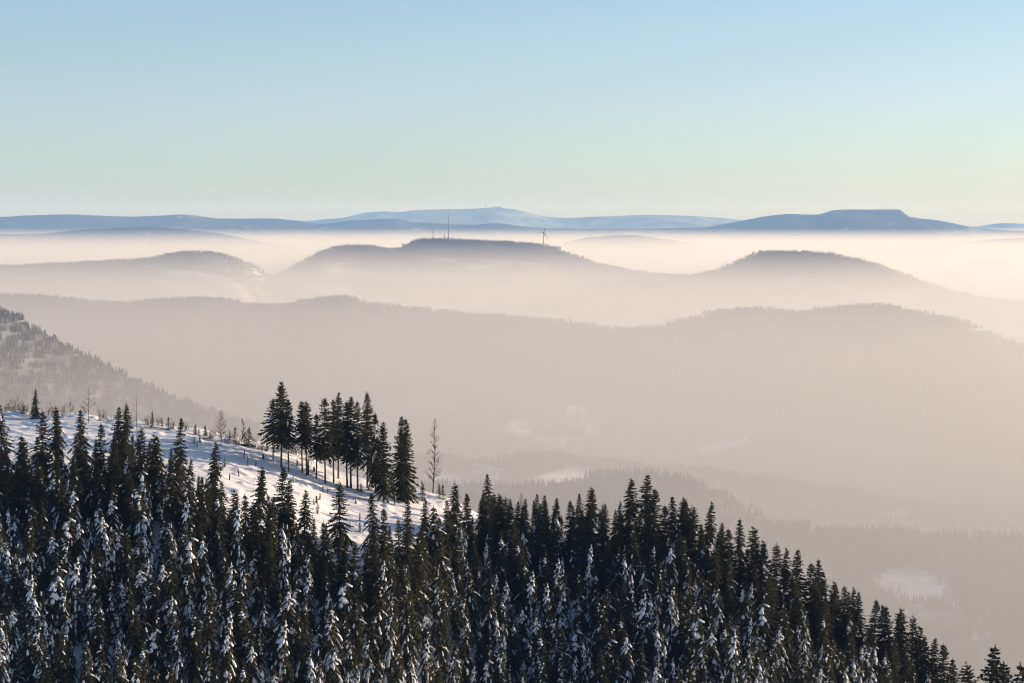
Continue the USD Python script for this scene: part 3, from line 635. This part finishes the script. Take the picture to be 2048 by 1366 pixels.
for i, (u, v, k, label) in enumerate(EDGE):
    p, H = stand(u, v, 17.0 + rng.uniform(-2, 2))
    if u == 70:
        p = on_ground(70, 838); H = (838 - 777) / F * p[1]
    trees.append((p, H, kinds[k][i % len(kinds[k])], label, 'spruces along the edge of the snow field'))
for i, (u, v) in enumerate(SKY_R):
    p, H = stand(u, v, rng.uniform(14.5, 17.0))
    half, n = ('left', i) if i < 20 else ('right', i - 20)
    special = {978: 'tall sharp skyline spruce with a pale brown larch behind its right side', 1178: 'wide shaggy spruce rising clear of the skyline between two lower gaps', 1261: 'left one of the two highest tiered spruces on the forest skyline', 1291: 'right and tallest one of the two highest tiered spruces on the forest skyline', 1312: 'rounded spruce close to the right of the two highest tiered ones', 1477: 'sharp pointed spruce at the start of the long descending skyline', 1640: 'free-standing pointed spruce halfway down the descending skyline', 1893: 'open-branched spruce near the foot of the descending skyline'}
    if i < 14: lab = f'{ORD[i]} spruce on the skyline counted rightward from the bent-topped one'
    elif i < 30: lab = f'{ORD[i - 14]} spruce on the skyline counted rightward from the tallest tiered one'
    else: lab = f'{ORD[i - 30]} spruce on the skyline counted downhill from the free-standing pointed one'
    trees.append((p, H, GREEN[(i * 5 + i // 6) % 6], special.get(u, lab), 'spruces along the forest skyline'))
for u, v, lab in [(1947, 1322, 'small slim spruce left of the big one in the bottom right corner'), (1981, 1288, 'big pointed spruce standing apart in the bottom right corner'), (2008, 1322, 'spruce leaning on the right side of the big corner one'), (2042, 1328, 'spruce cut by the right edge of the picture in the bottom corner')]:
    p, H = stand(u, v, 15.0, 480, 600); trees.append((p, H, GREEN[int(u) % 4], lab, 'spruces in the bottom right corner'))
# what may rise how far: no filling tree may stand in front of the open snow or above the skyline
TOPS = [(-80, 880), (20, 868), (60, 870), (130, 852), (200, 868), (260, 855), (330, 888), (380, 915), (440, 960), (500, 975), (560, 990), (620, 1030), (690, 1062), (725, 1085), (760, 1045), (800, 1025), (860, 1022), (905, 988), (932, 992), (978, 975), (1020, 992), (1112, 1002), (1178, 995), (1236, 1006), (1280, 975), (1340, 996), (1410, 1008), (1477, 1055), (1592, 1110), (1708, 1182), (1818, 1238), (1893, 1300), (1930, 1375), (2130, 1500)]
TU, TV = np.array(TOPS, float).T
pts = []
for _ in range(60000):
    x, y = rng.uniform(-142, 118), rng.uniform(488, 668)
    H = rng.uniform(10.5, 18.5); z = float(terrain(x, y))
    u, v = project((x, y, z + H)); 
    if u < -70 or u > 2110 or v > 1395 or v < np.interp(u, TU, TV): continue
    if any((x - q[0]) ** 2 + (y - q[1]) ** 2 < q[2] for q in pts): continue
    if any((x - t[0][0]) ** 2 + (y - t[0][1]) ** 2 < 8 for t in trees): continue
    pts.append((x, y, FOREST_GAP ** 2 * rng.uniform(.6, 1.35), H, u, v))
for x, y, _, H, u, v in pts:
    low = np.clip((v - np.interp(u, TU, TV)) / 130, 0, 1)             # snow clings lower on the slope, the exposed tops are bare
    right = np.clip((u - 900) / 900, 0, 1)
    w = rng.random()
    kind = GREEN if w > low * .95 - .05 * right + .12 else (LADEN if rng.random() < .60 - .15 * right else MIXED)
    zone = 'below the open snow field' if u < 900 else ('on the slope right of the snow field' if u < 1400 else 'on the steep flank falling away to the right')
    lab, grp = (('mostly green spruce', 'green spruces') if kind is GREEN else ('patchily snowed spruce', 'patchily snowed spruces') if kind is MIXED else ('spruce hung with snow lumps', 'snow-laden spruces'))
    grp = f'{grp} {zone}'
    trees.append((np.array([x, y, float(ground_z(x, y))]), H, kind[rng.integers(len(kind))], lab, grp))
# how much of each tree the picture shows, nearest first
cover = np.zeros((342, 512), bool); seen = np.zeros(len(trees), int)
yy, xx = np.mgrid[0:342, 0:512]
for i in sorted(range(len(trees)), key=lambda i: trees[i][0][1]):
    p, H = trees[i][0], trees[i][1]
    u, v = project(p + [0, 0, H]); _, vb = project(p); u, v, vb = u / 4, v / 4, vb / 4
    hw = 2.9 / p[1] * F / 4
    m = (yy >= v) & (yy <= vb) & (np.abs(xx - u) <= hw * np.clip((yy - v) / (vb - v + 1e-6), 0, 1) ** .8)
    seen[i] = (m & ~cover).sum(); cover |= m
named = set(sorted(range(len(trees)), key=lambda i: (-(i < len(EDGE) + len(SKY_R) + 4), -seen[i]))[:300])
rest = [i for i in range(len(trees)) if i not in named and seen[i] > 0]
FACTS = (len(trees), len(named), len(rest), int((seen == 0).sum()))
SHORT = ['the left-edge spruce', 'the highest far-left spruce', 'the thin spruce near the left edge', 'the broad very dark far-left spruce', 'the ragged leaning spruce', 'the bent-tipped dark spruce', 'the see-through thin spruce', 'the half hidden spruce',
         'the spruce before the forked limbs', 'the spruce round the dead stem', 'the left one of the green pair', 'the right one of the green pair', 'the sharp snowy-tipped spruce', 'the crouched laden spruce', 'the slim free-standing spruce', 'the low spruce before the slim one',
         'the dense rounded spruce', 'the low spruce beside the rounded one', 'the stepped-tip spruce', 'the spruce hugging the stepped-tip one', 'the stocky spruce below the grove', 'the long-tipped spruce on bright snow', 'the low spruce at the snow edge', 'the dark spruce by the snow tongue',
         'the wide dark spruce below the grove', 'the very dark spruce under the twin-top', 'the slim spruce on the last snow', 'the warm-lit spruce at the snow end', 'the bent-topped skyline spruce']
SHORT += [f'the {ORD[i]} skyline spruce past the bent-top' if i < 14 else f'the {ORD[i - 14]} skyline spruce past the tallest' if i < 30 else f'the {ORD[i - 30]} spruce down the falling skyline' for i in range(len(SKY_R))]
tip = [project(t[0] + [0, 0, t[1]]) for t in trees]
NA = len(EDGE) + len(SKY_R)
below = {}
for i in named:                                                     # every other spruce is named by the edge or skyline spruce above it
    if i >= NA + 4 and seen[i]:
        below.setdefault(min(range(NA), key=lambda k: abs(tip[k][0] - tip[i][0]) + (400 if tip[k][1] > tip[i][1] else 0)), []).append(i)
for k, members in below.items():
    for n, i in enumerate(sorted(members, key=lambda i: tip[i][1])):
        t = trees[i]; trees[i] = (t[0], t[1], t[2], f'{t[3]}, {ORD[n]} down from {SHORT[k]}', t[4])
for i in sorted(named):
    p, H, key, lab, grp = trees[i]
    if seen[i] == 0: continue
    s = H / HEIGHT[key]; w = s * rng.uniform(.92, 1.34)
    thing('spruce_tree', key, p - [0, 0, .1], lab, 'spruce tree', grp, rz=rng.uniform(-.5, .5), scale=(w, w, s), lean=rng.normal(0, 1.3, 2))
if rest:
    pi = UsdGeom.PointInstancer.Define(stage, '/World/forest'); keys = sorted({trees[i][2] for i in rest})
    for k in keys:
        pp = f'/World/forest/{k}'; UsdGeom.Xform.Define(stage, pp).GetPrim().GetReferences().AddInternalReference(MODELS[k]); pi.CreatePrototypesRel().AddTarget(pp)
    pi.CreatePositionsAttr(Vt.Vec3fArray.FromNumpy(np.array([trees[i][0] for i in rest], np.float32)))
    pi.CreateProtoIndicesAttr(Vt.IntArray.FromNumpy(np.array([keys.index(trees[i][2]) for i in rest], np.int32)))
    pi.CreateOrientationsAttr(Vt.QuathArray([Gf.Quath(math.cos(a), 0, 0, math.sin(a)) for a in rng.uniform(-.35, .35, len(rest))]))
    pi.CreateScalesAttr(Vt.Vec3fArray.FromNumpy(np.array([[trees[i][1] / HEIGHT[trees[i][2]]] * 3 for i in rest], np.float32)))
    tag(pi, kind='stuff')
